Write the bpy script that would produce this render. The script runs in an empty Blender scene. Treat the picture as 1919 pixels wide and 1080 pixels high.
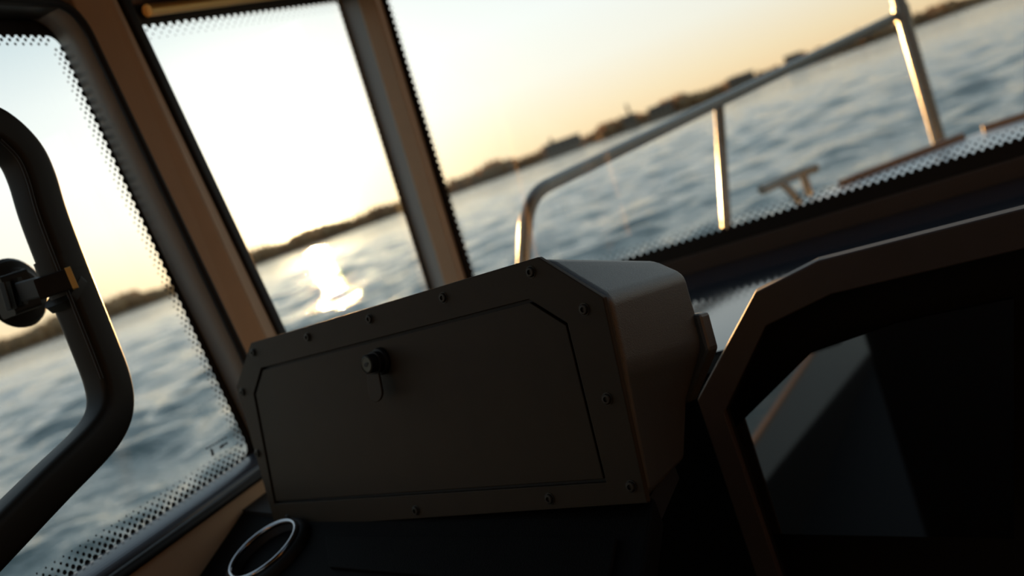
import bpy, bmesh, math, random
import numpy as np
from mathutils import Vector, Matrix
random.seed(7); rng = np.random.default_rng(7)
S = bpy.context.scene
COL = S.collection
RAD = math.radians

# ------------------------------------------------------------------ camera
F = 1800.0                       # focal length in pixels of a 1919 px wide frame
ROLL, PITCH, YAW = RAD(19.85), math.atan(206 / F), RAD(22.7)
EYE = Vector((0, 0, 1.4))
CR = Vector((math.cos(YAW), math.sin(YAW), 0))
CH = Vector((-math.sin(YAW), math.cos(YAW), 0))
UZ = Vector((0, 0, 1))
CF = CH * math.cos(PITCH) - UZ * math.sin(PITCH)
CU = CH * math.sin(PITCH) + UZ * math.cos(PITCH)
cr = CR * math.cos(ROLL) - CU * math.sin(ROLL)
cu = CR * math.sin(ROLL) + CU * math.cos(ROLL)
cam = bpy.data.cameras.new('camera')
cam.sensor_width = 36.0
cam.lens = F / 1919 * 36.0
cam.clip_start, cam.clip_end = 0.02, 9000
cam.dof.use_dof = True
cam.dof.focus_distance = 0.90
cam.dof.aperture_fstop = 4.0
camo = bpy.data.objects.new('camera', cam)
COL.objects.link(camo)
m = Matrix((cr, cu, -CF)).transposed().to_4x4()
m.translation = EYE
camo.matrix_world = m
S.camera = camo

# ------------------------------------------------------------------ view
S.view_settings.view_transform = 'Standard'
S.view_settings.look = 'None'
S.view_settings.gamma = 1.0
S.view_settings.use_curve_mapping = False
S.view_settings.exposure = 0.0

# ------------------------------------------------------------------ sky and sun
SUN_AZ, SUN_EL = RAD(-32.8), RAD(1.45)
SD = Vector((math.sin(SUN_AZ) * math.cos(SUN_EL), math.cos(SUN_AZ) * math.cos(SUN_EL), math.sin(SUN_EL)))
w = bpy.data.worlds.new('sunset_sky')
S.world = w
w.use_nodes = True
nt = w.node_tree
nt.nodes.clear()
def N(t, **kw):
    n = nt.nodes.new(t)
    for k, v in kw.items():
        setattr(n, k, v)
    return n
def L(a, b): nt.links.new(a, b)
def M(op, a, b=None, clamp=False):
    n = N('ShaderNodeMath', operation=op, use_clamp=clamp)
    for i, q in enumerate((a, b)):
        if q is None: continue
        if isinstance(q, (int, float)): n.inputs[i].default_value = q
        else: L(q, n.inputs[i])
    return n.outputs[0]
tc = N('ShaderNodeTexCoord')
sep = N('ShaderNodeSeparateXYZ'); L(tc.outputs['Generated'], sep.inputs[0])
ramp = N('ShaderNodeValToRGB')
stops = [(0.0, (1.00, 0.68, 0.36)), (0.03, (1.00, 0.80, 0.52)), (0.08, (0.97, 0.92, 0.80)), (0.14, (0.93, 0.95, 0.92)),
         (0.20, (0.84, 0.89, 0.89)), (0.28, (0.56, 0.69, 0.75)), (0.5, (0.54, 0.67, 0.78)), (1.0, (0.24, 0.36, 0.50))]
e = ramp.color_ramp.elements
while len(e) < len(stops): e.new(0.5)
for el, (p, c) in zip(e, stops):
    el.position = p; el.color = (*c, 1)
L(M('ABSOLUTE', sep.outputs[2]), ramp.inputs[0])
dot = N('ShaderNodeVectorMath', operation='DOT_PRODUCT')
L(tc.outputs['Generated'], dot.inputs[0]); dot.inputs[1].default_value = SD
c = dot.outputs['Value']
# sky away from the sun is dimmer
side = M('ADD', M('MULTIPLY', M('POWER', M('MULTIPLY', M('ADD', c, 1.0), 0.5, True), 1.6), 0.78), 0.22)
base = N('ShaderNodeVectorMath', operation='SCALE'); L(ramp.outputs[0], base.inputs[0]); L(side, base.inputs['Scale'])
def glow(k, amp, col):
    g = M('MULTIPLY', M('EXPONENT', M('MULTIPLY', M('SUBTRACT', c, 1.0), k)), amp)
    v = N('ShaderNodeVectorMath', operation='SCALE'); v.inputs[0].default_value = col; L(g, v.inputs['Scale'])
    return v.outputs[0]
def add(a, b):
    v = N('ShaderNodeVectorMath', operation='ADD'); L(a, v.inputs[0]); L(b, v.inputs[1]); return v.outputs[0]
skyc = add(add(add(base.outputs[0], glow(14, 0.16, (1.0, 0.90, 0.72))), glow(110, 1.05, (1.0, 0.80, 0.46))), glow(2500, 9.0, (1.0, 0.75, 0.40)))
bg = N('ShaderNodeBackground'); L(skyc, bg.inputs[0]); bg.inputs[1].default_value = 1.10
wo = N('ShaderNodeOutputWorld'); L(bg.outputs[0], wo.inputs[0])

sun = bpy.data.lights.new('sun', 'SUN')
sun.energy = 11.0; sun.color = (1.0, 0.52, 0.18); sun.angle = RAD(0.6)
suno = bpy.data.objects.new('sun', sun); COL.objects.link(suno)
suno.rotation_euler = (-SD).to_track_quat('-Z', 'Y').to_euler()
suno.location = (-30, 40, 20)

# ------------------------------------------------------------------ materials
def mat(name, col, rough=0.5, metal=0.0, spec=0.5, var=0.12, scale=30.0, bump=0.0, bscale=300.0, ior=None, trans=0.0, coat=0.0):
    ma = bpy.data.materials.new(name); ma.use_nodes = True
    t = ma.node_tree; b = t.nodes['Principled BSDF']
    b.inputs['Roughness'].default_value = rough
    b.inputs['Metallic'].default_value = metal
    b.inputs['Specular IOR Level'].default_value = spec
    b.inputs['Coat Weight'].default_value = coat
    b.inputs['Coat Roughness'].default_value = 0.05
    if ior: b.inputs['IOR'].default_value = ior
    geo = t.nodes.new('ShaderNodeTexCoord')
    nz = t.nodes.new('ShaderNodeTexNoise'); nz.inputs['Scale'].default_value = scale; nz.inputs['Detail'].default_value = 5
    t.links.new(geo.outputs['Object'], nz.inputs['Vector'])
    mx = t.nodes.new('ShaderNodeMix'); mx.data_type = 'RGBA'
    mx.inputs[6].default_value = (*[max(0, x * (1 - var)) for x in col], 1)
    mx.inputs[7].default_value = (*[min(1, x * (1 + var)) for x in col], 1)
    t.links.new(nz.outputs['Fac'], mx.inputs[0]); t.links.new(mx.outputs[2], b.inputs['Base Color'])
    if bump:
        n2 = t.nodes.new('ShaderNodeTexNoise'); n2.inputs['Scale'].default_value = bscale; n2.inputs['Detail'].default_value = 3
        t.links.new(geo.outputs['Object'], n2.inputs['Vector'])
        bp = t.nodes.new('ShaderNodeBump'); bp.inputs['Strength'].default_value = bump; bp.inputs['Distance'].default_value = 0.001
        t.links.new(n2.outputs['Fac'], bp.inputs['Height']); t.links.new(bp.outputs[0], b.inputs['Normal'])
    if trans:
        tr = t.nodes.new('ShaderNodeBsdfTranslucent'); t.links.new(mx.outputs[2], tr.inputs[0])
        ms = t.nodes.new('ShaderNodeMixShader'); ms.inputs[0].default_value = trans
        t.links.new(b.outputs[0], ms.inputs[1]); t.links.new(tr.outputs[0], ms.inputs[2])
        t.links.new(ms.outputs[0], t.nodes['Material Output'].inputs[0])
    return ma

MT = dict(
    plastic=mat('black_moulded_plastic', (0.085, 0.09, 0.088), 0.45, spec=1.0, bump=0.35, bscale=900),
    plate=mat('black_powder_coat', (0.055, 0.040, 0.024), 0.55, spec=0.2, bump=0.15, bscale=1200),
    gasket=mat('black_rubber', (0.008, 0.008, 0.008), 0.6),
    steel_dark=mat('blackened_steel', (0.05, 0.045, 0.035), 0.5, 0.4),
    lockface=mat('lock_face_metal', (0.10, 0.10, 0.075), 0.5, 0.3),
    chrome=mat('polished_steel', (0.42, 0.42, 0.44), 0.10, 1.0, var=0.04),
    rail=mat('brushed_rail_steel', (0.24, 0.22, 0.19), 0.26, 0.8, var=0.06),
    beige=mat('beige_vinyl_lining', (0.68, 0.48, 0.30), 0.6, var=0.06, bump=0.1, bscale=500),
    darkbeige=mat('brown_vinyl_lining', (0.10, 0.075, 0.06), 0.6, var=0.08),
    blackpaint=mat('black_frit_enamel', (0.006, 0.006, 0.006), 0.5, var=0.0),
    blackgloss=mat('black_glossy_trim', (0.02, 0.018, 0.016), 0.28),
    reveal=mat('grey_window_reveal', (0.42, 0.42, 0.40), 0.45, var=0.05),
    sillgloss=mat('dark_glossy_sill', (0.06, 0.075, 0.10), 0.30, spec=0.8),
    deck=mat('glossy_black_dash', (0.018, 0.024, 0.036), 0.07, spec=0.6, var=0.05),
    matblack=mat('matte_black', (0.012, 0.011, 0.010), 0.8),
    mesh=mat('black_antislip_rubber', (0.005, 0.005, 0.005), 0.8, spec=0.12, bump=0.8, bscale=500),
    hood=mat('dark_hood_plastic', (0.11, 0.092, 0.086), 0.6, bump=0.15, bscale=900),
    screen=mat('glossy_display_glass', (0.006, 0.007, 0.008), 0.03, var=0.0, ior=4.0),
    tube=mat('black_rail_coating', (0.018, 0.017, 0.012), 0.5, spec=0.25, var=0.08),
    white=mat('white_gelcoat', (0.72, 0.72, 0.70), 0.35, var=0.03, scale=3),
    grey=mat('grey_gelcoat', (0.66, 0.67, 0.62), 0.45, var=0.04, scale=3),
    teak=mat('teak', (0.24, 0.12, 0.065), 0.55, var=0.25, scale=12),
    floor=mat('dark_floor', (0.03, 0.028, 0.025), 0.7),
    headliner=mat('brown_headliner', (0.16, 0.11, 0.075), 0.8),
    headdark=mat('dark_upholstery', (0.02, 0.018, 0.016), 0.85),
    cap=mat('sunlit_orange_cap', (0.85, 0.42, 0.20), 0.45, var=0.1),  # orange stands in for sunlight along the cap edge
    tan=mat('tan_bounce_lining', (0.28, 0.19, 0.115), 0.7, var=0.06),  # tone set so the unseen wall bounces warm light into the cabin
    sunlit_amber=mat('sunlit_end_amber', (1.0, 0.72, 0.26), 0.3, var=0.03),
    bronze_sheen=mat('bronze_reflection', (0.9, 0.55, 0.16), 0.3, 0.5, var=0.03),  # colour of a reflection on the black window head
    leaf=mat('hazed_shore_foliage', (0.74, 0.54, 0.32), 0.95, var=0.2, scale=0.05, trans=0.5),  # pale brown stands in for haze over the distant trees
    land=mat('shore_land', (0.36, 0.26, 0.16), 0.95, var=0.2, scale=0.03),
    brick=mat('far_building_wall', (0.42, 0.33, 0.25), 0.9, var=0.08, scale=0.1),
    roofm=mat('far_building_roof', (0.24, 0.16, 0.12), 0.9, var=0.1, scale=0.1),
)
def glass_mat():
    ma = bpy.data.materials.new('window_glass'); ma.use_nodes = True
    t = ma.node_tree; t.nodes.clear()
    o = t.nodes.new('ShaderNodeOutputMaterial')
    tr = t.nodes.new('ShaderNodeBsdfTransparent'); tr.inputs[0].default_value = (0.965, 0.985, 0.98, 1)
    gl = t.nodes.new('ShaderNodeBsdfGlossy'); gl.inputs['Roughness'].default_value = 0.0
    lw = t.nodes.new('ShaderNodeLayerWeight'); lw.inputs[0].default_value = 0.5
    pw = t.nodes.new('ShaderNodeMath'); pw.operation = 'POWER'; pw.inputs[1].default_value = 5.0
    t.links.new(lw.outputs['Facing'], pw.inputs[0])
    fr = t.nodes.new('ShaderNodeMath'); fr.operation = 'MULTIPLY_ADD'; fr.inputs[1].default_value = 0.6; fr.inputs[2].default_value = 0.035
    t.links.new(pw.outputs[0], fr.inputs[0])
    mx = t.nodes.new('ShaderNodeMixShader')
    t.links.new(fr.outputs[0], mx.inputs[0]); t.links.new(tr.outputs[0], mx.inputs[1]); t.links.new(gl.outputs[0], mx.inputs[2])
    t.links.new(mx.outputs[0], o.inputs[0])
    return ma
MT['glass'] = glass_mat()
def water_mat():
    ma = bpy.data.materials.new('lake_water'); ma.use_nodes = True
    t = ma.node_tree; b = t.nodes['Principled BSDF']
    b.inputs['Base Color'].default_value = (0.12, 0.175, 0.165, 1)
    b.inputs['Roughness'].default_value = 0.08
    b.inputs['IOR'].default_value = 1.333
    tcn = t.nodes.new('ShaderNodeTexCoord')
    prev = None
    for sc, dist, st in ((1.1, 0.16, 0.9), (4.0, 0.05, 0.9), (13.0, 0.015, 0.8)):
        nz = t.nodes.new('ShaderNodeTexNoise'); nz.inputs['Scale'].default_value = sc; nz.inputs['Detail'].default_value = 4
        t.links.new(tcn.outputs['Object'], nz.inputs['Vector'])
        bp = t.nodes.new('ShaderNodeBump'); bp.inputs['Strength'].default_value = st; bp.inputs['Distance'].default_value = dist
        t.links.new(nz.outputs['Fac'], bp.inputs['Height'])
        if prev: t.links.new(prev, bp.inputs['Normal'])
        prev = bp.outputs[0]
    t.links.new(prev, b.inputs['Normal'])
    return ma
MT['water'] = water_mat()

# ------------------------------------------------------------------ helpers
def ray(px, py):
    dx, dy = px - 959.5, py - 540
    u = math.cos(ROLL) * dx - math.sin(ROLL) * dy
    v = math.sin(ROLL) * dx + math.cos(ROLL) * dy
    return (CR * u + CF * F - CU * v) / F
def PP(p, pt, n):                       # point on the plane (pt, n) seen in direction p
    r = ray(*p); n = Vector(n)
    return EYE + r * ((Vector(pt) - EYE).dot(n) / r.dot(n))
def DD(p, d): return EYE + ray(*p) * d  # point at distance d along the view axis
def obj(name, bm, ma, parent=None, smooth=False, recalc=True):
    if recalc: bmesh.ops.recalc_face_normals(bm, faces=bm.faces)
    me = bpy.data.meshes.new(name); bm.to_mesh(me); bm.free()
    me.materials.append(MT[ma])
    if smooth:
        for p in me.polygons: p.use_smooth = True
    o = bpy.data.objects.new(name, me); COL.objects.link(o)
    if parent: o.parent = parent
    return o
def thing(name, label, cat, group=None, kind=None):
    o = bpy.data.objects.new(name, None); COL.objects.link(o)
    o.empty_display_size = 0.05
    o['label'] = label; o['category'] = cat
    if group: o['group'] = group
    if kind: o['kind'] = kind
    return o
def tag(o, label=None, cat=None, group=None, kind=None):
    for k, v in (('label', label), ('category', cat), ('group', group), ('kind', kind)):
        if v: o[k] = v
    return o
def bevel(o, w, seg=2):
    md = o.modifiers.new('bevel', 'BEVEL'); md.width = w; md.segments = seg; md.limit_method = 'ANGLE'; md.angle_limit = RAD(20)
    md.harden_normals = False
    return o
def prism(bm, pts, vec):
    vec = Vector(vec)
    a = [bm.verts.new(Vector(p)) for p in pts]; b = [bm.verts.new(Vector(p) + vec) for p in pts]
    n = len(a)
    bm.faces.new(a); bm.faces.new(b[::-1])
    for i in range(n): bm.faces.new((a[i], a[(i + 1) % n], b[(i + 1) % n], b[i]))
    return bm
def prism_o(name, pts, vec, ma, parent=None, bw=0, seg=2):
    o = obj(name, prism(bmesh.new(), pts, vec), ma, parent)
    if bw: bevel(o, bw, seg)
    return o
def ring(bm, outer, inner, vec, closed=True):      # plate with a hole: matching loops
    vec = Vector(vec); n = len(outer)
    A = [bm.verts.new(Vector(p)) for p in outer]; B = [bm.verts.new(Vector(p)) for p in inner]
    C = [bm.verts.new(Vector(p) + vec) for p in outer]; Dv = [bm.verts.new(Vector(p) + vec) for p in inner]
    for i in range(n if closed else n - 1):
        j = (i + 1) % n
        bm.faces.new((A[i], A[j], B[j], B[i])); bm.faces.new((C[i], Dv[i], Dv[j], C[j]))
        bm.faces.new((A[i], C[i], C[j], A[j])); bm.faces.new((B[i], B[j], Dv[j], Dv[i]))
    if not closed:
        bm.faces.new((A[0], B[0], Dv[0], C[0])); bm.faces.new((A[-1], C[-1], Dv[-1], B[-1]))
    return bm
def loft(bm, a, b, cap=True):
    A = [bm.verts.new(Vector(p)) for p in a]; B = [bm.verts.new(Vector(p)) for p in b]; n = len(A)
    for i in range(n): bm.faces.new((A[i], A[(i + 1) % n], B[(i + 1) % n], B[i]))
    if cap: bm.faces.new(A[::-1]); bm.faces.new(B)
    return bm
def frame_of(n):
    n = Vector(n).normalized()
    t = n.cross(Vector((0, 0, 1)) if abs(n.z) < 0.9 else Vector((1, 0, 0))).normalized()
    return t, n.cross(t), n
def lathe(bm, prof, c, axis, seg=24):              # prof: (radius, height) along axis
    t, s, n = frame_of(axis); c = Vector(c); rows = []
    for r, h in prof:
        if r < 1e-6: rows.append([bm.verts.new(c + n * h)])
        else: rows.append([bm.verts.new(c + n * h + (t * math.cos(2 * math.pi * k / seg) + s * math.sin(2 * math.pi * k / seg)) * r) for k in range(seg)])
    for a, b in zip(rows, rows[1:]):
        for k in range(seg):
            l = (k + 1) % seg
            if len(a) == 1 and len(b) == 1: continue
            if len(a) == 1: bm.faces.new((a[0], b[k], b[l]))
            elif len(b) == 1: bm.faces.new((a[k], a[l], b[0]))
            else: bm.faces.new((a[k], a[l], b[l], b[k]))
    return bm
def spline(pts, n=8):
    pts = [Vector(p) for p in pts]; out = []
    for i in range(len(pts) - 1):
        p0 = pts[max(i - 1, 0)]; p1 = pts[i]; p2 = pts[i + 1]; p3 = pts[min(i + 2, len(pts) - 1)]
        for k in range(n):
            t = k / n
            out.append(0.5 * ((2 * p1) + (p2 - p0) * t + (2 * p0 - 5 * p1 + 4 * p2 - p3) * t * t + (3 * p1 - p0 - 3 * p2 + p3) * t ** 3))
    out.append(pts[-1]); return out
def fillet(pts, r, n=8):                           # polyline with rounded corners
    pts = [Vector(p) for p in pts]; out = [pts[0]]
    for a, b, c_ in zip(pts, pts[1:], pts[2:]):
        d1 = (a - b).normalized(); d2 = (c_ - b).normalized()
        rr = min(r, (a - b).length * .49, (c_ - b).length * .49)
        p, q = b + d1 * rr, b + d2 * rr
        for k in range(n + 1):
            t = k / n; out.append(p * (1 - t) ** 2 + b * 2 * t * (1 - t) + q * t * t)
    out.append(pts[-1]); return out
def sweep(bm, path, prof, up=None, seg=None):      # prof: list of (a, b) offsets; up: fixed side direction
    rows = []; t0 = None; s = None
    for i, p in enumerate(path):
        d = (path[min(i + 1, len(path) - 1)] - path[max(i - 1, 0)]).normalized()
        if up is not None:
            b = Vector(up); a = d.cross(b).normalized(); b = a.cross(d).normalized()
        else:
            if s is None: a, b, _ = frame_of(d)
            else:
                a = (s - d * s.dot(d)).normalized(); b = d.cross(a)
            s = a
        rows.append([bm.verts.new(p + a * x + b * y) for x, y in prof])
    n = len(prof)
    for r0, r1 in zip(rows, rows[1:]):
        for k in range(n): bm.faces.new((r0[k], r0[(k + 1) % n], r1[(k + 1) % n], r1[k]))
    bm.faces.new([bm.verts.new(v.co) for v in rows[0][::-1]]); bm.faces.new([bm.verts.new(v.co) for v in rows[-1]])
    return bm
def circ(r, n=14, ry=None): return [(r * math.cos(2 * math.pi * k / n), (ry or r) * math.sin(2 * math.pi * k / n)) for k in range(n)]
def rrect(w, h, r, n=4):
    out = []
    for cx, cy, a0 in ((w - r, h - r, 0), (-w + r, h - r, 90), (-w + r, -h + r, 180), (w - r, -h + r, 270)):
        for k in range(n + 1):
            a = RAD(a0 + 90 * k / n); out.append((cx + r * math.cos(a), cy + r * math.sin(a)))
    return out
def box(bm, lo, hi): return prism(bm, [(lo[0], lo[1], lo[2]), (hi[0], lo[1], lo[2]), (hi[0], hi[1], lo[2]), (lo[0], hi[1], lo[2])], (0, 0, hi[2] - lo[2]))
def box_o(name, lo, hi, ma, parent=None, bw=0, seg=2):
    o = obj(name, box(bmesh.new(), lo, hi), ma, parent)
    if bw: bevel(o, bw, seg)
    return o
def frit_dots(bm, path, inward, nrm, pitch, rows):
    """discs printed along a glass edge; rows = (offset from edge, radius)"""
    path = [Vector(p) for p in path]; nrm = Vector(nrm)
    for ri, (off, r) in enumerate(rows):
        for a, b in zip(path, path[1:]):
            d = b - a; ln = d.length; d.normalize()
            inn = nrm.cross(d)
            if inn.dot(Vector(inward)) < 0: inn = -inn
            k = 0.5 if ri % 2 else 0.0
            while k * pitch < ln:
                cpt = a + d * (k * pitch) + inn * off
                vs = [bm.verts.new(cpt + (d * math.cos(t * math.pi / 4) + inn * math.sin(t * math.pi / 4)) * r) for t in range(8)]
                bm.faces.new(vs); k += 1
    return bm

# ------------------------------------------------------------------ water
WZ = -0.6
az = np.concatenate([np.linspace(-100, 55, 760, endpoint=False), np.linspace(55, 260, 90, endpoint=False)]) * math.pi / 180
rad = 1.9 * np.exp(np.linspace(0, math.log(4200 / 1.9), 640))
A_, R_ = np.meshgrid(az, rad)
X = np.sin(A_) * R_; Y = np.cos(A_) * R_
Hh = np.zeros_like(X)
step = R_ * (math.log(4200 / 1.9) / 640) * 1.0
for k in range(46):
    wl = 0.42 * (5.0 / 0.42) ** (k / 45.0)
    th = RAD(-35) + rng.normal(0, 0.75)
    amp = 0.0082 * wl ** 0.65
    ph = rng.uniform(0, 6.28)
    att = np.clip((wl / step - 2.2) / 2.0, 0, 1)
    Hh += att * amp * np.sin(2 * math.pi / wl * (X * math.sin(th) + Y * math.cos(th)) + ph)
Hh += 0.25 * np.abs(Hh)
na, nr = len(az), len(rad)
co = np.stack([X, Y, WZ + Hh], -1).reshape(-1, 3).astype(np.float32)
i0 = (np.arange(nr - 1)[:, None] * na + np.arange(na)[None, :]); i1 = (np.arange(nr - 1)[:, None] * na + (np.arange(na)[None, :] + 1) % na)
quads = np.stack([i0, i0 + na, i1 + na, i1], -1).reshape(-1, 4).astype(np.int32)
me = bpy.data.meshes.new('water')
me.vertices.add(len(co)); me.vertices.foreach_set('co', co.ravel())
me.loops.add(quads.size); me.loops.foreach_set('vertex_index', quads.ravel())
me.polygons.add(len(quads)); me.polygons.foreach_set('loop_start', np.arange(0, quads.size, 4, dtype=np.int32))
me.polygons.foreach_set('use_smooth', np.ones(len(quads), bool))
me.update(); me.validate()
me.materials.append(MT['water'])
wat = bpy.data.objects.new('water', me); COL.objects.link(wat)
tag(wat, 'choppy lake water glittering under the low sun', 'water', kind='structure')

# ------------------------------------------------------------------ far shore
def shore_r(a):                                       # distance of the shore by azimuth in degrees
    return 780 + 120 * math.sin((a + 20) / 23.0) + 50 * math.sin(a / 6.0) + (a + 60) * 2.0
bm = bmesh.new(); prev = None
for k in range(0, 141):
    a = -85 + k; r = shore_r(a); s, c_ = math.sin(RAD(a)), math.cos(RAD(a))
    row = [bm.verts.new((s * q, c_ * q, z)) for q, z in ((r, WZ - 1), (r + 3, WZ + 1.2), (r + 25, WZ + 3.0), (r + 160, WZ + 5), (r + 165, WZ - 1))]
    if prev:
        for i in range(4): bm.faces.new((prev[i], row[i], row[i + 1], prev[i + 1]))
    prev = row
tag(obj('far_shore', bm, 'land', smooth=True), 'low brown shore along the far side of the lake', 'shore', kind='structure')
bm = bmesh.new()
ico = bmesh.new(); bmesh.ops.create_icosphere(ico, subdivisions=1, radius=1.0)
iv = [v.co.copy() for v in ico.verts]; idx = [[v.index for v in f.verts] for f in ico.faces]; ico.free()
for k in range(4200):
    a = random.uniform(-84, 54); r = shore_r(a) + random.uniform(6, 60)
    if any(abs((a - ba) * math.pi / 180 * r) < bw / 2 + 7 and r < shore_r(ba) + 24 for ba, bw in ((-17, 34), (-12.9, 12), (-11, 22), (-6.2, 24), (-3.2, 16))): continue
    big = 1.35 if a > -34 else 1.15
    hgt = random.uniform(5.5, 10.0) * (0.92 + 0.14 * math.sin(a * 1.7) + 0.12 * math.sin(a * 0.53 + 1)) * big
    wd = random.uniform(2.5, 5.0)
    base_ = Vector((math.sin(RAD(a)) * r, math.cos(RAD(a)) * r, WZ + 1.5 + hgt * 0.5))
    vs = [bm.verts.new(base_ + Vector((v.x * wd * random.uniform(.8, 1.15), v.y * wd, v.z * hgt * random.uniform(.5, .68)))) for v in iv]
    for f in idx: bm.faces.new([vs[i] for i in f])
tag(obj('shore_trees', bm, 'leaf', recalc=False), 'continuous row of trees lining the far shore of the lake', 'treeline', kind='stuff')
def building(a, wdt, h, dep, roof, label, tower=None):
    r = shore_r(a) + 4
    t = thing('lakeside_building', label, 'building', 'buildings on the far shore')
    t.location = (math.sin(RAD(a)) * r, math.cos(RAD(a)) * r, WZ + 1.2); t.rotation_euler = (0, 0, -RAD(a))
    box_o('wall', (-wdt / 2, 0, 0), (wdt / 2, dep, h), 'brick', t)
    b = bmesh.new()
    prism(b, [(-wdt / 2 - .5, -.5, h), (-wdt / 2 - .5, dep + .5, h), (-wdt / 2 - .5, dep / 2, h + roof)], (wdt + 1, 0, 0))
    obj('roof', b, 'roofm', t)
    n = max(2, int(wdt / 4))
    for k in range(n):
        x = -wdt / 2 + wdt * (k + .5) / n
        box_o('window', (x - .8, -.12, h * .55), (x + .8, .05, h * .8), 'blackgloss', t)
    if tower:
        x, tw, th = tower
        o = box_o('chimney', (x - tw / 2, dep / 2 - tw / 2, h), (x + tw / 2, dep / 2 + tw / 2, th), 'brick', t)
        b = bmesh.new(); lathe(b, [(tw * .75, th), (0, th + tw * 1.2)], (x, dep / 2, 0), (0, 0, 1), 4); obj('chimney_cap', b, 'roofm', o)
for spec in ((-17.0, 34, 11.5, 12, 1.5, 'widest pale block on the far shore, left of the first bow rail bend', (-9, 3, 14.5)),
             (-12.9, 12, 11, 9, 2.0, 'narrow building with a tall chimney on the far shore, above the long rail', (2, 2.4, 20)),
             (-11.0, 22, 10.5, 9, 2.0, 'low gabled building on the far shore beside the tall chimney', None),
             (-6.2, 24, 11.5, 10, 2.0, 'flat gabled building on the far shore above the middle stanchion', None),
             (-3.2, 16, 12.5, 9, 2.5, 'tall gabled building on the far shore between middle stanchion and bow pole', None)):
    building(*spec)

# ------------------------------------------------------------------ boat shell
WALLX, GLX = -0.95, -1.0                      # inner lining and glass of the port side
FLZ, CEZ = -0.25, 1.98
STX = 1.85
DECKZ = 1.083
def W(p, x=WALLX): return PP(p, (x, 0, 0), (1, 0, 0))
WSL = math.tan(RAD(6.5))                      # the windscreen leans forward
WSN = Vector((0, 1, -WSL))
def V(p, dy=0.0): return PP(p, (0, 1.94 + dy, 1.145), WSN)
def wsy(z, dy=0.0): return 1.94 + dy + WSL * (z - 1.145)

box_o('floor', (-1.0, -0.5, FLZ - .04), (STX + .05, 2.0, FLZ), 'floor').__setitem__('kind', 'structure')
HX0, HX1, HY0, HY1 = -.25, .95, .55, 1.45         # roof hatch, added out of view to light the box top from above
bm = bmesh.new()
ring(bm, [(-1.04, -.5, CEZ), (STX + .06, -.5, CEZ), (STX + .06, 2.16, CEZ), (-1.04, 2.16, CEZ)], [(HX0, HY0, CEZ), (HX1, HY0, CEZ), (HX1, HY1, CEZ), (HX0, HY1, CEZ)], (0, 0, .05))
o = obj('ceiling', bm, 'headliner'); o['kind'] = 'structure'; o['label'] = 'brown cabin ceiling with a glazed roof hatch added to let in top light'
box_o('added_hatch_glass', (HX0, HY0, CEZ + .03), (HX1, HY1, CEZ + .036), 'glass', o)

# wall_port: lining panels around the two side windows
wp = thing('wall_port', 'beige lined port side of the cabin', 'wall', kind='structure')
def linept(p, q, z, x=WALLX):                 # point at height z on the line through two wall points
    a, b = W(p, x), W(q, x); t = (z - a.z) / (b.z - a.z); return a + (b - a) * t
e1a, e1b = (165, 65), (440, 640)              # lining edge at the side window
ra, rb = (200, 15), (435, 530)                # ridge of the door pillar
e2a, e2b = (243, 50), (516, 620)              # lining edge at the quarter window
sa, sb = W((480, 890)), W((235, 1080))        # lining edge under the side window
zs = (sa.z + sb.z) / 2
ztop1 = W((50, 2)).z
zt = 1.93
out = Vector((-0.05, 0, 0))
prism_o('lower_panel', [(WALLX, -0.5, FLZ), (WALLX, 1.96, FLZ), (WALLX, 1.96, zs), (WALLX, -0.5, zs)], out, 'beige', wp, .004)
RX = Vector((0.016, 0, 0))
a0, a1 = linept(e1a, e1b, zs), linept(e1a, e1b, zt)
r0, r1 = linept(ra, rb, zs) + RX, linept(ra, rb, zt) + RX
b0, b1 = linept(e2a, e2b, zs), linept(e2a, e2b, zt)
prism_o('pillar_panel', [a0, r0, r1, a1], out, 'beige', wp, .003)
prism_o('pillar_panel', [r0, b0, b1, r1], out, 'beige', wp, .003)
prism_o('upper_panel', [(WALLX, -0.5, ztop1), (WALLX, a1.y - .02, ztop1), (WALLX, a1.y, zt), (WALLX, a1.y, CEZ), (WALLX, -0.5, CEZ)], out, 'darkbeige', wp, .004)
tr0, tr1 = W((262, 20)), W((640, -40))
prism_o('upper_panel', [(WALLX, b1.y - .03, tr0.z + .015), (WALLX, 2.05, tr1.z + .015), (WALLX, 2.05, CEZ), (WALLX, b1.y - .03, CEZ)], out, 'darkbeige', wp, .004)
YA = 0.35
# aft cabin side, unseen panel shortening the window to darken the box front
prism_o('aft_panel', [(WALLX, -0.5, zs), (WALLX, YA, zs), (WALLX, YA, ztop1), (WALLX, -0.5, ztop1)], out, 'beige', wp)

# window_1: side window with a printed border
def gpt(p, q, z): return linept(p, q, z, GLX)
g1a, g1b = (108, 70), (470, 850)
zg0, zg1 = W((470, 850), GLX).z, W((50, 66), GLX).z
GA, GB = gpt(g1a, g1b, zg0), gpt(g1a, g1b, zg1)
w1 = thing('window_1', 'large port side window with dotted black border beside the black grab rail', 'window', kind='structure')
YA = 0.35
prism_o('glass_pane', [(GLX - .008, YA, zs - .02), (GLX - .008, a0.y + .03, zs - .02), (GLX - .008, a1.y + .03, ztop1 + .02), (GLX - .008, YA, ztop1 + .02)], (.006, 0, 0), 'glass', w1)
clear = fillet([(GLX, YA + .02, zg0), (GLX, GA.y, zg0), (GLX, GB.y, zg1), (GLX, YA + .02, zg1)], .025, 6)
outer = [Vector((GLX, YA, zs - .02)), Vector((GLX, a0.y + .03, zs - .02)), Vector((GLX, a1.y + .03, ztop1 + .03)), Vector((GLX, YA, ztop1 + .03))]
def match(inner, outer4):                     # four corners spread over a filleted loop
    n = (len(inner) - 2) // 2
    return [outer4[0]] + [outer4[1]] * n + [outer4[2]] * n + [outer4[3]]
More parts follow.
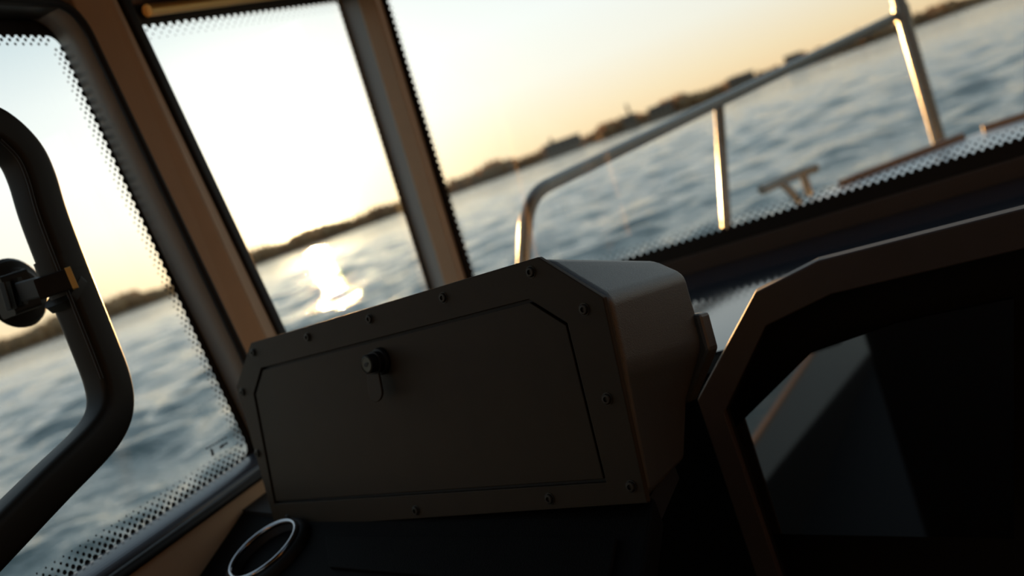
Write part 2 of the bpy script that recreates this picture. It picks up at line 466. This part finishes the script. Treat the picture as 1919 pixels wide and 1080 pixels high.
def border(bm, inner, outer4, nrm):
    o_ = match(inner, outer4); A = [bm.verts.new(p) for p in inner]; cache = {}
    B = [cache.setdefault(tuple(p), None) or cache.__setitem__(tuple(p), bm.verts.new(p)) or cache[tuple(p)] for p in o_]
    n = len(A)
    for i in range(n):
        j = (i + 1) % n
        vs = [A[i], A[j]] + ([B[j], B[i]] if B[i] is not B[j] else [B[i]])
        if len(set(vs)) > 2: bm.faces.new(vs)
    return bm
obj('printed_border', border(bmesh.new(), clear, outer, (1, 0, 0)), 'blackpaint', w1)
ROWS = [(0.0, .0046), (.0068, .0028), (.0128, .0023), (.0184, .0016)]
fd = frit_dots(bmesh.new(), [(GLX + .0004, GA.y, zg0 + .02), (GLX + .0004, GB.y, zg1 - .02)], (0, -1, 0), (1, 0, 0), .0135, ROWS)
frit_dots(fd, [(GLX + .0004, YA + .02, zg1), (GLX + .0004, GB.y - .015, zg1)], (0, 0, -1), (1, 0, 0), .0135, ROWS[:3])
frit_dots(fd, [(GLX + .0004, YA + .02, zg0), (GLX + .0004, GA.y - .015, zg0)], (0, 0, 1), (1, 0, 0), .0135, [(0, .0046), (.0062, .0033), (.0122, .0026), (.018, .002), (.0235, .0014)])
tag(obj('printed_dots', fd, 'blackpaint', w1), kind='stuff')
# maker's stamp printed in the corner of the glass
bm = bmesh.new()
def stamp(bm, p, q, wd):
    a, b = W(p, GLX + .0005), W(q, GLX + .0005); d = (b - a).normalized(); s_ = Vector((1, 0, 0)).cross(d) * wd
    bm.faces.new([bm.verts.new(x) for x in (a - s_, b - s_, b + s_, a + s_)])
for k in range(7):
    t = k / 7; stamp(bm, (386 + 40 * t, 842 - 24 * t), (390 + 40 * t, 840 - 24 * t), .0011)
stamp(bm, (394, 843), (400, 847), .002); stamp(bm, (396, 852), (401, 850), .0028); stamp(bm, (412, 840), (420, 834), .002); stamp(bm, (421, 834), (427, 830), .0014)
obj('glass_stamp', bm, 'blackpaint', w1)
# reveal between glass and lining
op = [(WALLX, YA, zs), (a0.x, a0.y, zs)]
tp = linept(e1a, e1b, ztop1 - .0)
def rv(y, z, x): return Vector((x, y, z))
opening = fillet([rv(YA, zs, WALLX), rv(a0.y, zs, WALLX), rv(tp.y, ztop1, WALLX), rv(YA, ztop1, WALLX)], .05, 8)
bm = bmesh.new()
n_ = len(opening)
inn = [bm.verts.new(p) for p in opening]; ou = [bm.verts.new(p + Vector((GLX - WALLX + .003, 0, 0))) for p in opening]
for i in range(n_ - 1): bm.faces.new((inn[i], inn[i + 1], ou[i + 1], ou[i]))
rev = obj('reveal', bm, 'reveal', w1, smooth=True)
rev.modifiers.new('s', 'SOLIDIFY').thickness = .004
zsl = W((475, 872), -.955).z
sprof = [(GLX + .002, zs - .002)] + [(GLX + .002 + .043 * math.sin(RAD(a)), zsl - .010 + (zg0 + .010 - zsl) * math.cos(RAD(a))) for a in range(0, 91, 10)] + [(GLX + .045, zs - .002)]
prism_o('sill', [(x, YA, z) for x, z in sprof], (0, a0.y + .02 - YA, 0), 'sillgloss', w1)
box_o('sill_seal', (GLX + .046, YA, zs - .004), (WALLX + .006, a0.y + .012, zsl - .009), 'gasket', w1, .003)
# black surround of the opening on the room side
so = [rv(YA, ztop1 + .0, WALLX), rv(tp.y + .012, ztop1 + .0, WALLX)]
sw = [p + Vector((.003, 0, 0)) for p in opening]
obj('seal', sweep(bmesh.new(), sw, circ(.006, 8)), 'gasket', w1, smooth=True)
box_o('head_trim', (GLX + .002, YA, zg1 + .02), (WALLX + .004, tp.y - .02, ztop1 + .004), 'blackgloss', w1, .006)

# window_2: quarter window between door pillar and corner pillar
w2 = thing('window_2', 'quarter window framing the low sun between two beige pillars', 'window', kind='structure')
q_tl, q_tr, q_br, q_bl = W((262, 48), GLX), W((632, 2), GLX), None, None
ql = lambda z: gpt((262, 50), (530, 620), z)
qr = lambda z: gpt((637, 20), (800, 535), z)
zb = 1.12
clear2 = fillet([ql(zb), qr(zb), Vector((GLX, q_tr.y, q_tr.z)), Vector((GLX, q_tl.y, q_tl.z))], .004, 4)
out2 = [ql(zb) + Vector((0, -.03, -.04)), qr(zb) + Vector((0, .04, -.04)), q_tr + Vector((0, .04, .09)), q_tl + Vector((0, -.03, .09))]
prism_o('glass_pane', [p + Vector((-.008, 0, 0)) for p in out2], (.006, 0, 0), 'glass', w2)
obj('printed_border', border(bmesh.new(), clear2, out2, (1, 0, 0)), 'blackpaint', w2)
fd = frit_dots(bmesh.new(), [qr(zb) + Vector((.0004, 0, 0)), q_tr + Vector((.0004, 0, 0))], (0, -1, 0), (1, 0, 0), .0145, [(0, .0055), (.0062, .0022)])
frit_dots(fd, [q_tl + Vector((.0004, 0, 0)), q_tr + Vector((.0004, 0, 0))], (0, 0, -1), (1, 0, 0), .022, [(0, .0070), (.0085, .0026), (.016, .0020), (.023, .0015)])
tag(obj('printed_dots', fd, 'blackpaint', w2), kind='stuff')
# black frame bar along the aft edge and the head with rounded corner
l0, l1 = linept((252, 50), (523, 620), zb), linept((252, 50), (523, 620), q_tl.z - .01)
fr = fillet([l0, l1 + Vector((0, -.004, .06)), W((640, -42))], .05, 8)
obj('frame', sweep(bmesh.new(), [p + Vector((-.012, 0, 0)) for p in fr], rrect(.011, .018, .004), up=(1, 0, 0)), 'gasket', w2, smooth=True)
hb = [W((276, 20), GLX + .02), W((640, -26), GLX + .02)]
obj('head_reflection_bar', sweep(bmesh.new(), [hb[0], (hb[0] + hb[1]) / 2, hb[1] + Vector((0, .05, .004))], circ(.010, 12)), 'bronze_sheen', w2, smooth=True)  # bar added as the bronze reflection on the black head frame
c0, c1 = W((296, 125), GLX + .03), W((309, 152), GLX + .03)
prism_o('latch_stop', [c0, c1, c1 + Vector((0, -.016, 0)), c0 + Vector((0, -.016, 0))], (-.012, 0, 0), 'gasket', w2, .001)

# corner pillar
tp2 = thing('trim_1', 'slim beige corner pillar between the quarter window and the windscreen', 'pillar', kind='structure')
def vl(p, q, z, dy):                          # a leaning line on a plane parallel to the windscreen
    a, b = V(p, dy), V(q, dy); t = (z - a.z) / (b.z - a.z); return a + (b - a) * t
PD = -0.035
zl, zh = 1.05, 1.97
L0, L1 = vl((669, 0), (828, 520), zl, PD), vl((669, 0), (828, 520), zh, PD)
R0, R1 = vl((703, 0), (861, 520), zl, PD), vl((703, 0), (861, 520), zh, PD)
prism_o('pillar_lining', [L0, R0, R1, L1], (0, .033, 0), 'beige', tp2, .004, 3)
g0, g1 = qr(zl) + Vector((.003, .012, 0)), qr(zh) + Vector((.003, .012, 0))
bm = bmesh.new(); loft(bm, [g0, L0 + Vector((.001, .004, 0)), L1 + Vector((.001, .004, 0)), g1], [g0 + Vector((0, .04, 0)), L0 + Vector((0, .04, 0)), L1 + Vector((0, .04, 0)), g1 + Vector((0, .04, 0))])
obj('window_reveal', bm, 'reveal', tp2)

# window_3: windscreen
w3 = thing('window_3', 'wide windscreen with dotted black border looking over the bow rail', 'window', kind='structure')
def ws(x, z, dy=0.0): return Vector((x, wsy(z, dy), z))
VL0, VL1 = vl((725, 0), (885, 510), 1.145, 0), vl((725, 0), (885, 510), 1.90, 0)
clear3 = fillet([ws(VL0.x, 1.145), ws(STX - .12, 1.145), ws(STX - .12, 1.90), ws(VL1.x, 1.90)], .012, 4)
out3 = [ws(-.97, 1.10), ws(STX, 1.10), ws(STX, CEZ), ws(-.97, CEZ)]
prism_o('glass_pane', [p + Vector((0, .003, 0)) for p in out3], (0, .006, 0), 'glass', w3)
obj('printed_border', border(bmesh.new(), clear3, out3, (0, -1, 0)), 'blackpaint', w3)
fd = frit_dots(bmesh.new(), [ws(VL0.x, 1.145, -.0006), ws(STX - .14, 1.145, -.0006)], (0, 0, 1), WSN.normalized(), .0155, [(0, .0060), (.0085, .0029), (.0162, .0023), (.023, .0015)])
frit_dots(fd, [ws(VL0.x, 1.145, -.0006), ws(VL1.x, 1.90, -.0006)], (1, 0, 0), WSN.normalized(), .0155, [(0, .0055), (.0066, .0022)])
tag(obj('printed_dots', fd, 'blackpaint', w3), kind='stuff')
o = prism_o('trim_2', [(-.94, 1.925, DECKZ - .01), (STX, 1.925, DECKZ - .01), (STX, 1.925, 1.117), (-.94, 1.925, 1.117)], (0, .012, 0), 'darkbeige', None, .003); o['kind'] = 'structure'
o['label'] = 'dark brown strip between the windscreen border and the dashboard'
wf = box_o('wall_fore', (-1.0, 1.95, FLZ), (STX + .05, 1.99, 1.10), 'white'); wf['kind'] = 'structure'

# starboard side and aft bulkhead, out of the frame
wsd = thing('wall_starboard', 'unseen starboard side of the cabin, windowless and tan to shape the light', 'wall', kind='structure')
box_o('lower_panel', (STX, -.5, FLZ), (STX + .05, 1.96, 1.08), 'tan', wsd)
box_o('upper_panel', (STX, -.5, 1.82), (STX + .05, 2.05, CEZ), 'tan', wsd)
for y0, y1 in ((-.5, .3), (.305, 1.1), (1.105, 1.96)): box_o('light_block_panel', (STX, y0, 1.085), (STX + .05, y1, 1.815), 'tan', wsd, .004)  # closed panels instead of windows, added to keep starboard light off the box
wa = thing('wall_aft', 'dark aft bulkhead with an open doorway to port', 'wall', kind='structure')
box_o('bulkhead_panel', (-.36, -.5, FLZ), (STX, -.45, CEZ), 'headdark', wa)
box_o('door_head', (-.95, -.5, 1.75), (-.36, -.45, CEZ), 'headdark', wa)
# cockpit side seen only mirrored in the display
ck = thing('cockpit_side', 'grey cockpit coaming with teak cap coloured orange as if sunlit, aft of the cabin', 'coaming', kind='structure')
prism_o('coaming', [(-1.05, -.5, .155), (-1.05, -.5, .228), (-1.05, -4.7, .228), (-1.05, -4.7, -.195)], (-.014, 0, 0), 'grey', ck)
prism_o('toe_kick', [(-1.05, -.5, -.25), (-1.05, -.5, .153), (-1.05, -4.7, -.197), (-1.05, -4.7, -.25)], (-.014, 0, 0), 'matblack', ck)
box_o('cap_rail', (-1.066, -4.6, .228), (-1.048, -.5, .246), 'cap', ck, .004)
box_o('cockpit_sole', (-1.05, -4.6, -.3), (1.9, -.5, -.25), 'matblack', ck)

# ------------------------------------------------------------------ hull and foredeck
FD = 0.90
port = [(-1.05, 1.99), (-.92, 2.5), (-.78, 3.0), (-.56, 3.6), (-.22, 4.06), (.06, 4.26), (.45, 4.46)]
deck = [Vector((x, y, FD)) for x, y in port] + [Vector((.9 - x, y, FD)) for x, y in port[-2::-1]]
hull = thing('hull', 'pale hull and foredeck of the boat beyond the windscreen', 'boat hull', kind='structure')
prism_o('foredeck', deck, (0, 0, -.05), 'white', hull, .01)
keel = [Vector((.45 + (p.x - .45) * .86, 1.99 + (p.y - 1.99) * .9, WZ - .5)) for p in deck]
bm = bmesh.new(); loft(bm, [p + Vector((0, 0, -.05)) for p in deck], keel); obj('hull_side', bm, 'white', hull)
box_o('hull_aft', (-1.16, -4.7, WZ - .5), (2.06, 1.985, -.31), 'white', hull)
def toe(name, pts, label):
    t = thing(name, label, 'toe rail', 'toe rails on the bow')
    p = spline(pts, 6)
    o = obj('rail_strip', sweep(bmesh.new(), p, [(-.016, 0), (.016, 0), (.012, .026), (-.012, .026)], up=(0, 0, 1)), 'teak', t)
    for q in (p[3], p[len(p) // 2], p[-4]):
        b = bmesh.new(); lathe(b, [(.008, .024), (.008, .029), (.005, .0305), (0, .0305)], q, (0, 0, 1), 8); obj('bolt', b, 'chrome', t)
toe('toe_rail', [(-.20, 4.03, FD), (-.05, 4.13, FD), (.1, 4.22, FD), (.29, 4.335, FD)], 'long teak toe rail along the bow edge behind the tall pole')
toe('toe_rail', [(.37, 4.375, FD), (.55, 4.37, FD), (.75, 4.26, FD), (1.0, 4.10, FD)], 'teak toe rail at the right edge, across the bow gap')

# bow rail
br = thing('bow_rail', 'long steel bow rail running from behind the black box to the tall pole', 'bow rail')
d1a, d1b = DD((985, 480), 2.44), DD((990, 392), 2.44)
dirp = (d1a - d1b).normalized(); foot = d1a + dirp * ((d1a.z - FD) / -dirp.z)
rp = [foot, DD((988, 366), 2.44), DD((1350, 190), 3.3), DD((1683, 29), 4.0)]
pth = fillet([rp[0], rp[1], rp[2]], .09, 8)[:-1] + [rp[2], rp[3]]
obj('rail_tube', sweep(bmesh.new(), pth, circ(.0185, 14)), 'rail', br, smooth=True)
s_t, s_b = DD((1347, 196), 3.3), DD((1362, 428), 3.3)
dv = (s_b - s_t).normalized(); s_f = s_b + dv * ((s_b.z - FD) / -dv.z)
obj('stanchion', sweep(bmesh.new(), [s_t, (s_t + s_f) / 2, s_f], circ(.017, 14)), 'rail', br, smooth=True)
for q in (foot, s_f):
    b = bmesh.new(); lathe(b, [(.045, 0), (.045, .006), (.03, .01), (.022, .03), (0, .03)], (q.x, q.y, FD), (0, 0, 1), 16); obj('base_flange', b, 'chrome', br, smooth=False)
bp_ = thing('bow_pole', 'tall steel pole rising from the bow beyond the windscreen', 'pole')
pb = PP((1762, 272), (0, 0, FD), (0, 0, 1)); pt_ = DD((1684, 0), (pb - EYE).dot(CF)); dv = (pt_ - pb).normalized()
obj('pole', sweep(bmesh.new(), [pb, pb + dv * .5, pb + dv * 1.3], circ(.028, 16)), 'rail', bp_, smooth=True)
b = bmesh.new(); lathe(b, [(.06, 0), (.06, .008), (.045, .012), (0, .012)], pb, (0, 0, 1), 18); obj('base_flange', b, 'chrome', bp_)
b = bmesh.new(); lathe(b, [(.034, 1.3), (.05, 1.3), (.05, 1.38), (.03, 1.41), (0, 1.41)], pb, dv, 16); obj('lamp_head', b, 'gasket', bp_)
b = bmesh.new(); lathe(b, [(.033, -.03), (.033, .03), (.0285, .03), (.0285, -.03), (.033, -.03)], pb + dv * ((DD((1687, 30), 4.05) - pb).length), dv, 16); obj('clamp', b, 'rail', bp_)
# cleat
cl = thing('mooring_cleat', 'small steel mooring cleat on the foredeck between stanchion and toe rail', 'cleat')
ca, cb = DD((1428, 356), 3.72), DD((1527, 315), 3.95)
pth = [ca + (cb - ca) * t + Vector((0, 0, .006 * (1 - (2 * t - 1) ** 2))) for t in [k / 8 for k in range(9)]]
bm = bmesh.new(); sweep(bm, pth, circ(.021, 10)); obj('horn_bar', bm, 'rail', cl, smooth=True)
for t, lean in ((.33, .05), (.76, -.0)):
    p = ca + (cb - ca) * t
    bm = bmesh.new(); sweep(bm, [p, p + Vector((lean * .4, 0, -.03)), Vector((p.x + lean, p.y, FD))], circ(.017, 10)); obj('leg', bm, 'rail', cl, smooth=True)

# ------------------------------------------------------------------ dashboard
db = thing('dashboard', 'glossy black dashboard shelf under the windscreen and the storage box', 'dashboard')
TX = -0.272
top = [(-.948, 1.13), (-.32, 1.13), (-.32, 1.24), (STX - .002, 1.24), (STX - .002, 1.924), (-.935, 1.924), (-.948, 1.85)]
o = prism_o('top', [(x, y, DECKZ) for x, y in top], (0, 0, -.03), 'deck', db, .005, 3)
# the front of the dash slopes down towards the seats
TN = Vector((-.363, -.932, 0)); T0 = Vector((TX, .768, DECKZ - .012)); TS = math.tan(RAD(17))
def tray(x, y, dz=0.0): return Vector((x, y, T0.z - TS * (Vector((x, y, 0)) - Vector((T0.x, T0.y, 0))).dot(TN) + dz))
TNORM = (UZ + TN * TS).normalized()
prism_o('tray', [tray(-.948, .30), tray(TX, .30), tray(TX, .80), tray(-.948, 1.06)], (0, 0, -.03), 'mesh', db, .004, 3)
prism_o('plinth', [(x, y, DECKZ - .03) for x, y in ((-.945, 1.125), (-.945, 1.05), (-.85, 1.0), (TX - .004, .792), (-.275, .90), (-.36, 1.03), (-.42, 1.125))], (0, 0, .027), 'matblack', db)
box_o('base', (-.945, .34, FLZ), (-.76, 1.22, .90), 'matblack', db)
box_o('rear_support', (-.945, 1.24, FLZ), (-.28, 1.9, DECKZ - .03), 'matblack', db)
box_o('console_front', (-.272, 1.24, FLZ), (STX - .01, 1.9, DECKZ - .03), 'matblack', db)
mt0 = PP((620, 1068), T0, TNORM); mt1 = PP((1130, 1068), T0, TNORM)
tag(prism_o('dash_mat', [tray(mt0.x, mt0.y, .0005), tray(TX - .03, mt1.y - .03, .0005), tray(TX - .03, .755, .0005), tray(-.72, .915, .0005)], TNORM * .004, 'mesh', None, .0015),
    'textured black anti-slip mat on the dash in front of the storage box', 'mat')

# ------------------------------------------------------------------ storage box
sb_ = thing('storage_box', 'large black lockable storage box with screwed front plate on the dash', 'storage box')
BAZ, LEAN = RAD(-46), RAD(11)
bd = CR * math.sin(BAZ) + CH * math.cos(BAZ)
nh = -(CR * math.cos(BAZ) - CH * math.sin(BAZ))
BN = nh * math.cos(LEAN) + UZ * math.sin(LEAN)
BC = DD((1130, 558), .85)
def B(p, off=0.0): return PP(p, BC - BN * off, BN)
bup = bd.cross(BN).normalized()
if bup.z < 0: bup = -bup
def onplane(a, v, off=0.0): return BC - bd * a - bup * v - BN * off      # a: to the right, v: down
PL = [(470, 643), (1008, 482), (1130, 558), (1213, 943), (517, 990), (443, 725)]
DOOR = [(489, 690), (991, 561), (1063, 606), (1136, 905), (514, 945), (475, 738)]
plo = [B(p) for p in PL]; dro = [B(p) for p in DOOR]
o = obj('face_plate', ring(bmesh.new(), plo, dro, -BN * .006), 'plate', sb_); bevel(o, .0009, 2); plate = o
cen = sum(dro, Vector()) / 6
dri = []
for i, p in enumerate(dro):
    a_, b_ = (dro[i - 1] - p).normalized(), (dro[(i + 1) % 6] - p).normalized()
    bis = (a_ + b_).normalized(); sn = math.sqrt((1 - a_.dot(b_)) / 2)
    dri.append(p + bis * (.0032 / max(sn, .3)))
o = prism_o('door', [p - BN * .0012 for p in dri], -BN * .006, 'plate', sb_, .0008); door = o
# body shell behind the plate
pl8 = plo[:3] + [plo[2] + (plo[3] - plo[2]) * .36, plo[2] + (plo[3] - plo[2]) * .66] + plo[3:]
fa = [p - BN * .009 + (p - cen).normalized() * -.002 for p in pl8]
DP = .17
bk = [onplane(-.585, -.018, DP), B((1230, 487), DP), B((1287, 511), DP), onplane(-.016, .070, DP), onplane(-.055, .128, DP), onplane(-.075, .19, DP), onplane(-.60, .20, DP), onplane(-.63, .02, DP)]
bm = bmesh.new(); loft(bm, fa, bk)
o = obj('body', bm, 'plastic', sb_); bevel(o, .010, 4)
for p in o.data.polygons: p.use_smooth = True
md = o.modifiers.new('wn', 'WEIGHTED_NORMAL'); md.keep_sharp = False
bm = bmesh.new(); loft(bm, [p + (p - cen).normalized() * -.006 - BN * .006 for p in plo], [p + (p - cen).normalized() * -.006 - BN * .010 for p in plo]); obj('gasket', bm, 'gasket', sb_)
# stepped rear flange
prism_o('rear_flange', [onplane(-.04, .036, DP - .012), onplane(-.0095, .037, DP - .012), onplane(-.0075, .076, DP - .012), onplane(-.046, .126, DP - .012), onplane(-.07, .126, DP - .012)], -BN * .02, 'plastic', sb_, .004)
# screws
def screw_mesh():
    bm = bmesh.new()
    lathe(bm, [(.0062, 0), (.0062, .0006), (.0050, .0007), (.0050, .0018), (.0042, .0028), (.0024, .0030), (.0022, .0012), (0, .0012)], (0, 0, 0), (0, 0, 1), 12)
    bmesh.ops.recalc_face_normals(bm, faces=bm.faces)
    me = bpy.data.meshes.new('screw'); bm.to_mesh(me); bm.free(); me.materials.append(MT['steel_dark']); return me
sm = screw_mesh(); rotb = BN.to_track_quat('Z', 'Y')
for p in [(475, 661), (577, 632), (693, 598), (831, 558), (995, 510), (1095, 580), (1138, 748), (1183, 912), (1030, 935), (780, 957), (540, 972), (455, 735), (483, 850)]:
    s = bpy.data.objects.new('screw', sm); COL.objects.link(s); s.parent = plate
    s.rotation_mode = 'QUATERNION'; s.rotation_quaternion = rotb; s.location = B(p) 
# lock with hanging flap
lc = B((714, 677))
bm = bmesh.new()
lathe(bm, [(.0155, -.003), (.0155, .002), (.0145, .004), (.0120, .0045), (.0120, .008), (.0125, .0085), (.0125, .0105), (.0106, .011), (.0106, .020), (.0098, .0208), (.0093, .0202), (0, .0202)], lc, BN, 28)
lk = obj('lock_barrel', bm, 'gasket', door, smooth=False)
bm = bmesh.new(); lathe(bm, [(.0090, .0202), (.0090, .0208), (.0082, .0212), (.0078, .0208), (0, .0208)], lc, BN, 24); obj('lock_face', bm, 'lockface', door)
kx, ky = -bd, bup
bm = bmesh.new(); kc = lc + BN * .0206
prism(bm, [kc + kx * x + ky * y for x, y in ((-.0042, -.0012), (-.001, -.0030), (.0020, -.0012), (.0042, .0016), (.001, .0024), (-.0030, .0012))], BN * .0006); obj('keyhole', bm, 'gasket', door)
bm = bmesh.new()
tab = [(-.0105, -.008), (.0105, -.008)] + [(.0125 * math.cos(RAD(a)), -.028 + .011 * math.sin(RAD(a))) for a in range(0, -181, -20)]
prism(bm, [lc + kx * (x - .002) + ky * (y - .004) + BN * (.011 + (-.010 - y) * .10) for x, y in tab], BN * .003)
o = obj('lock_flap', bm, 'plate', door); bevel(o, .0008)

# ------------------------------------------------------------------ cup holder
ch = thing('cup_holder', 'chrome rimmed round cup holder on the dash beside the beige wall', 'cup holder')
cc = PP((494, 1031), T0 + TNORM * .012, TNORM)
cn = TNORM
bm = bmesh.new(); lathe(bm, [(.060, -.016), (.060, -.006), (.056, -.001), (.050, .0), (.046, -.002), (.043, -.03), (0, -.03)], cc, cn, 40); obj('collar', bm, 'gasket', ch, smooth=True)
t_, s_, n_ = frame_of(cn)
rg = [cc + (t_ * math.cos(k * math.pi / 24) + s_ * math.sin(k * math.pi / 24)) * .048 + n_ * .001 for k in range(49)]
bm = bmesh.new(); sweep(bm, rg, circ(.0036, 10)); obj('rim', bm, 'chrome', ch, smooth=True)

# ------------------------------------------------------------------ instrument hood
ih = thing('instrument_hood', 'dark angular instrument hood right of the storage box', 'instrument hood')
HY = 1.10
def Hh_(p, y=HY): return PP(p, (0, y, 0), (0, 1, 0))
ho = [Hh_((1307, 750)), Hh_((1415, 549)), Hh_((1533, 489)), Hh_((1919, 398))]
hi = [Hh_((1357, 775)), Hh_((1435, 612)), Hh_((1558, 552)), Hh_((1919, 475))]
for p in ho + hi: p.y = HY
zt_o, zt_i = ho[2].z, hi[2].z
CX = .34
ho[3] = Vector((CX, HY, zt_o - .012)); hi[3] = Vector((CX, HY, zt_i - .014))
def mir(p): return Vector((2 * CX - p.x, p.y, p.z))
LO = Vector((ho[0].x - .004, HY, .62)); LI = Vector((hi[0].x + .0, HY, .62))
hout = [LO] + ho + [mir(p) for p in ho[2::-1]] + [mir(LO)]
hinn = [LI] + hi + [mir(p) for p in hi[2::-1]] + [mir(LI)]
o = obj('hood_frame', ring(bmesh.new(), hout, hinn, (0, .022, 0), closed=False), 'hood', ih); bevel(o, .0016, 2)
# recessed side walls and back
back = [p + Vector((-.03 if p.x < CX else .03, .115, .004)) for p in hinn]
bm = bmesh.new()
A = [bm.verts.new(p + Vector((0, .018, 0))) for p in hinn]; Bv = [bm.verts.new(p) for p in back]
for i in range(len(A) - 1): bm.faces.new((A[i], A[i + 1], Bv[i + 1], Bv[i]))
o = obj('inner_shell', bm, 'matblack', ih); o.modifiers.new('s', 'SOLIDIFY').thickness = .004
bm = bmesh.new(); prism(bm, back, (0, .01, 0)); obj('back_panel', bm, 'matblack', ih)
l_, y_ = RAD(2), RAD(-3)
DN = Vector((math.sin(y_) * math.cos(l_), -math.cos(y_) * math.cos(l_), math.sin(l_)))
def Sp(p): return PP(p, (-.2, 1.14, 1.0), DN)
dp = [Sp(p) for p in ((1352, 828), (1520, 662), (1680, 606), (1900, 560), (1900, 1010), (1400, 1000))]
o = prism_o('display', dp, -DN * .012, 'screen', ih)
tag(o, 'glossy display glass mirroring the cockpit side')

# ------------------------------------------------------------------ grab rail at the side window
gr = thing('grab_rail', 'thick black bent grab rail across the port side window', 'grab rail')
GX = -.86
cl_ = [(-120, 215), (-40, 232), (0, 252), (38, 290), (60, 335), (80, 400), (110, 480), (178, 650), (200, 710), (207, 755), (197, 795), (165, 838), (90, 912), (0, 1003), (-120, 1125)]
gp = spline([W(p, GX) for p in cl_], 6)
obj('rail_tube', sweep(bmesh.new(), gp, rrect(.0215, .020, .010), up=(1, 0, 0)), 'tube', gr, smooth=True)
inn = spline([W((p[0] - dx, p[1] + dy), GX + .020) for p, dx, dy in zip(cl_[2:9], (0, 5, 8, 10, 10, 10, 9), (10, 6, 3, 0, 0, 0, 0))], 6)
obj('seam_bead', sweep(bmesh.new(), inn, circ(.002, 6)), 'gasket', gr, smooth=True)
for p in ((-100, 218), (-100, 1105)):
    q = W(p, GX); b = bmesh.new(); sweep(b, [q, Vector((WALLX + .0, q.y, q.z))], circ(.016, 12)); obj('mounting_leg', b, 'tube', gr, smooth=True)
# round mount clipped to the rail
sm_ = thing('suction_mount', 'round black suction mount on the side window clipped to the grab rail', 'suction mount')
sc = W((28, 550), GLX + .002)
bm = bmesh.new(); lathe(bm, [(.044, 0), (.0445, .003), (.040, .008), (.030, .013), (.026, .016), (0, .016)], sc, (1, 0, 0), 36); obj('suction_disc', bm, 'tube', sm_, smooth=False)
h0 = W((2, 560), -.965); h1 = W((60, 540), -.94); dirh = (h1 - h0).normalized(); h1 = W((52, 543), -.958)
bm = bmesh.new(); sweep(bm, [h0, (h0 + h1) / 2, h1], rrect(.024, .016, .004), up=(1, 0, 0)); o = obj('hinge_block', bm, 'tube', sm_)
for p, q in (((8, 530), (22, 580)), ((30, 522), (43, 572))):
    k0, k1 = W(p, -.944), W(q, -.944)
    bm = bmesh.new(); sweep(bm, [k0, (k0 + k1) / 2, k1], rrect(.004, .005, .0015), up=(1, 0, 0)); obj('hinge_rib', bm, 'tube', sm_)
a0_ = W((40, 547), -.93); a1_ = W((129, 523), GX + .034)
bm = bmesh.new(); sweep(bm, [a0_, a0_ + (a1_ - a0_) * .5, a1_ - dirh * .03, a1_], rrect(.004, .0115, .002), up=(0, 0, 1)); obj('clip_arm', bm, 'gasket', sm_)
bm = bmesh.new(); sweep(bm, [a1_, a1_ + dirh * .003, a1_ + dirh * .006], rrect(.0045, .0125, .002), up=(0, 0, 1)); obj('end_cap', bm, 'sunlit_amber', sm_)  # amber colour stands in for sunlight on the arm's end face
for p, q in (((108, 482), (120, 512)), ((118, 545), (130, 555))):
    u0, u1 = W(p, GX), W(q, GX)
    bm = bmesh.new(); sweep(bm, [u0, u1], rrect(.0222, .0207, .010), up=(1, 0, 0)); obj('clamp_band', bm, 'tube', sm_, smooth=True)
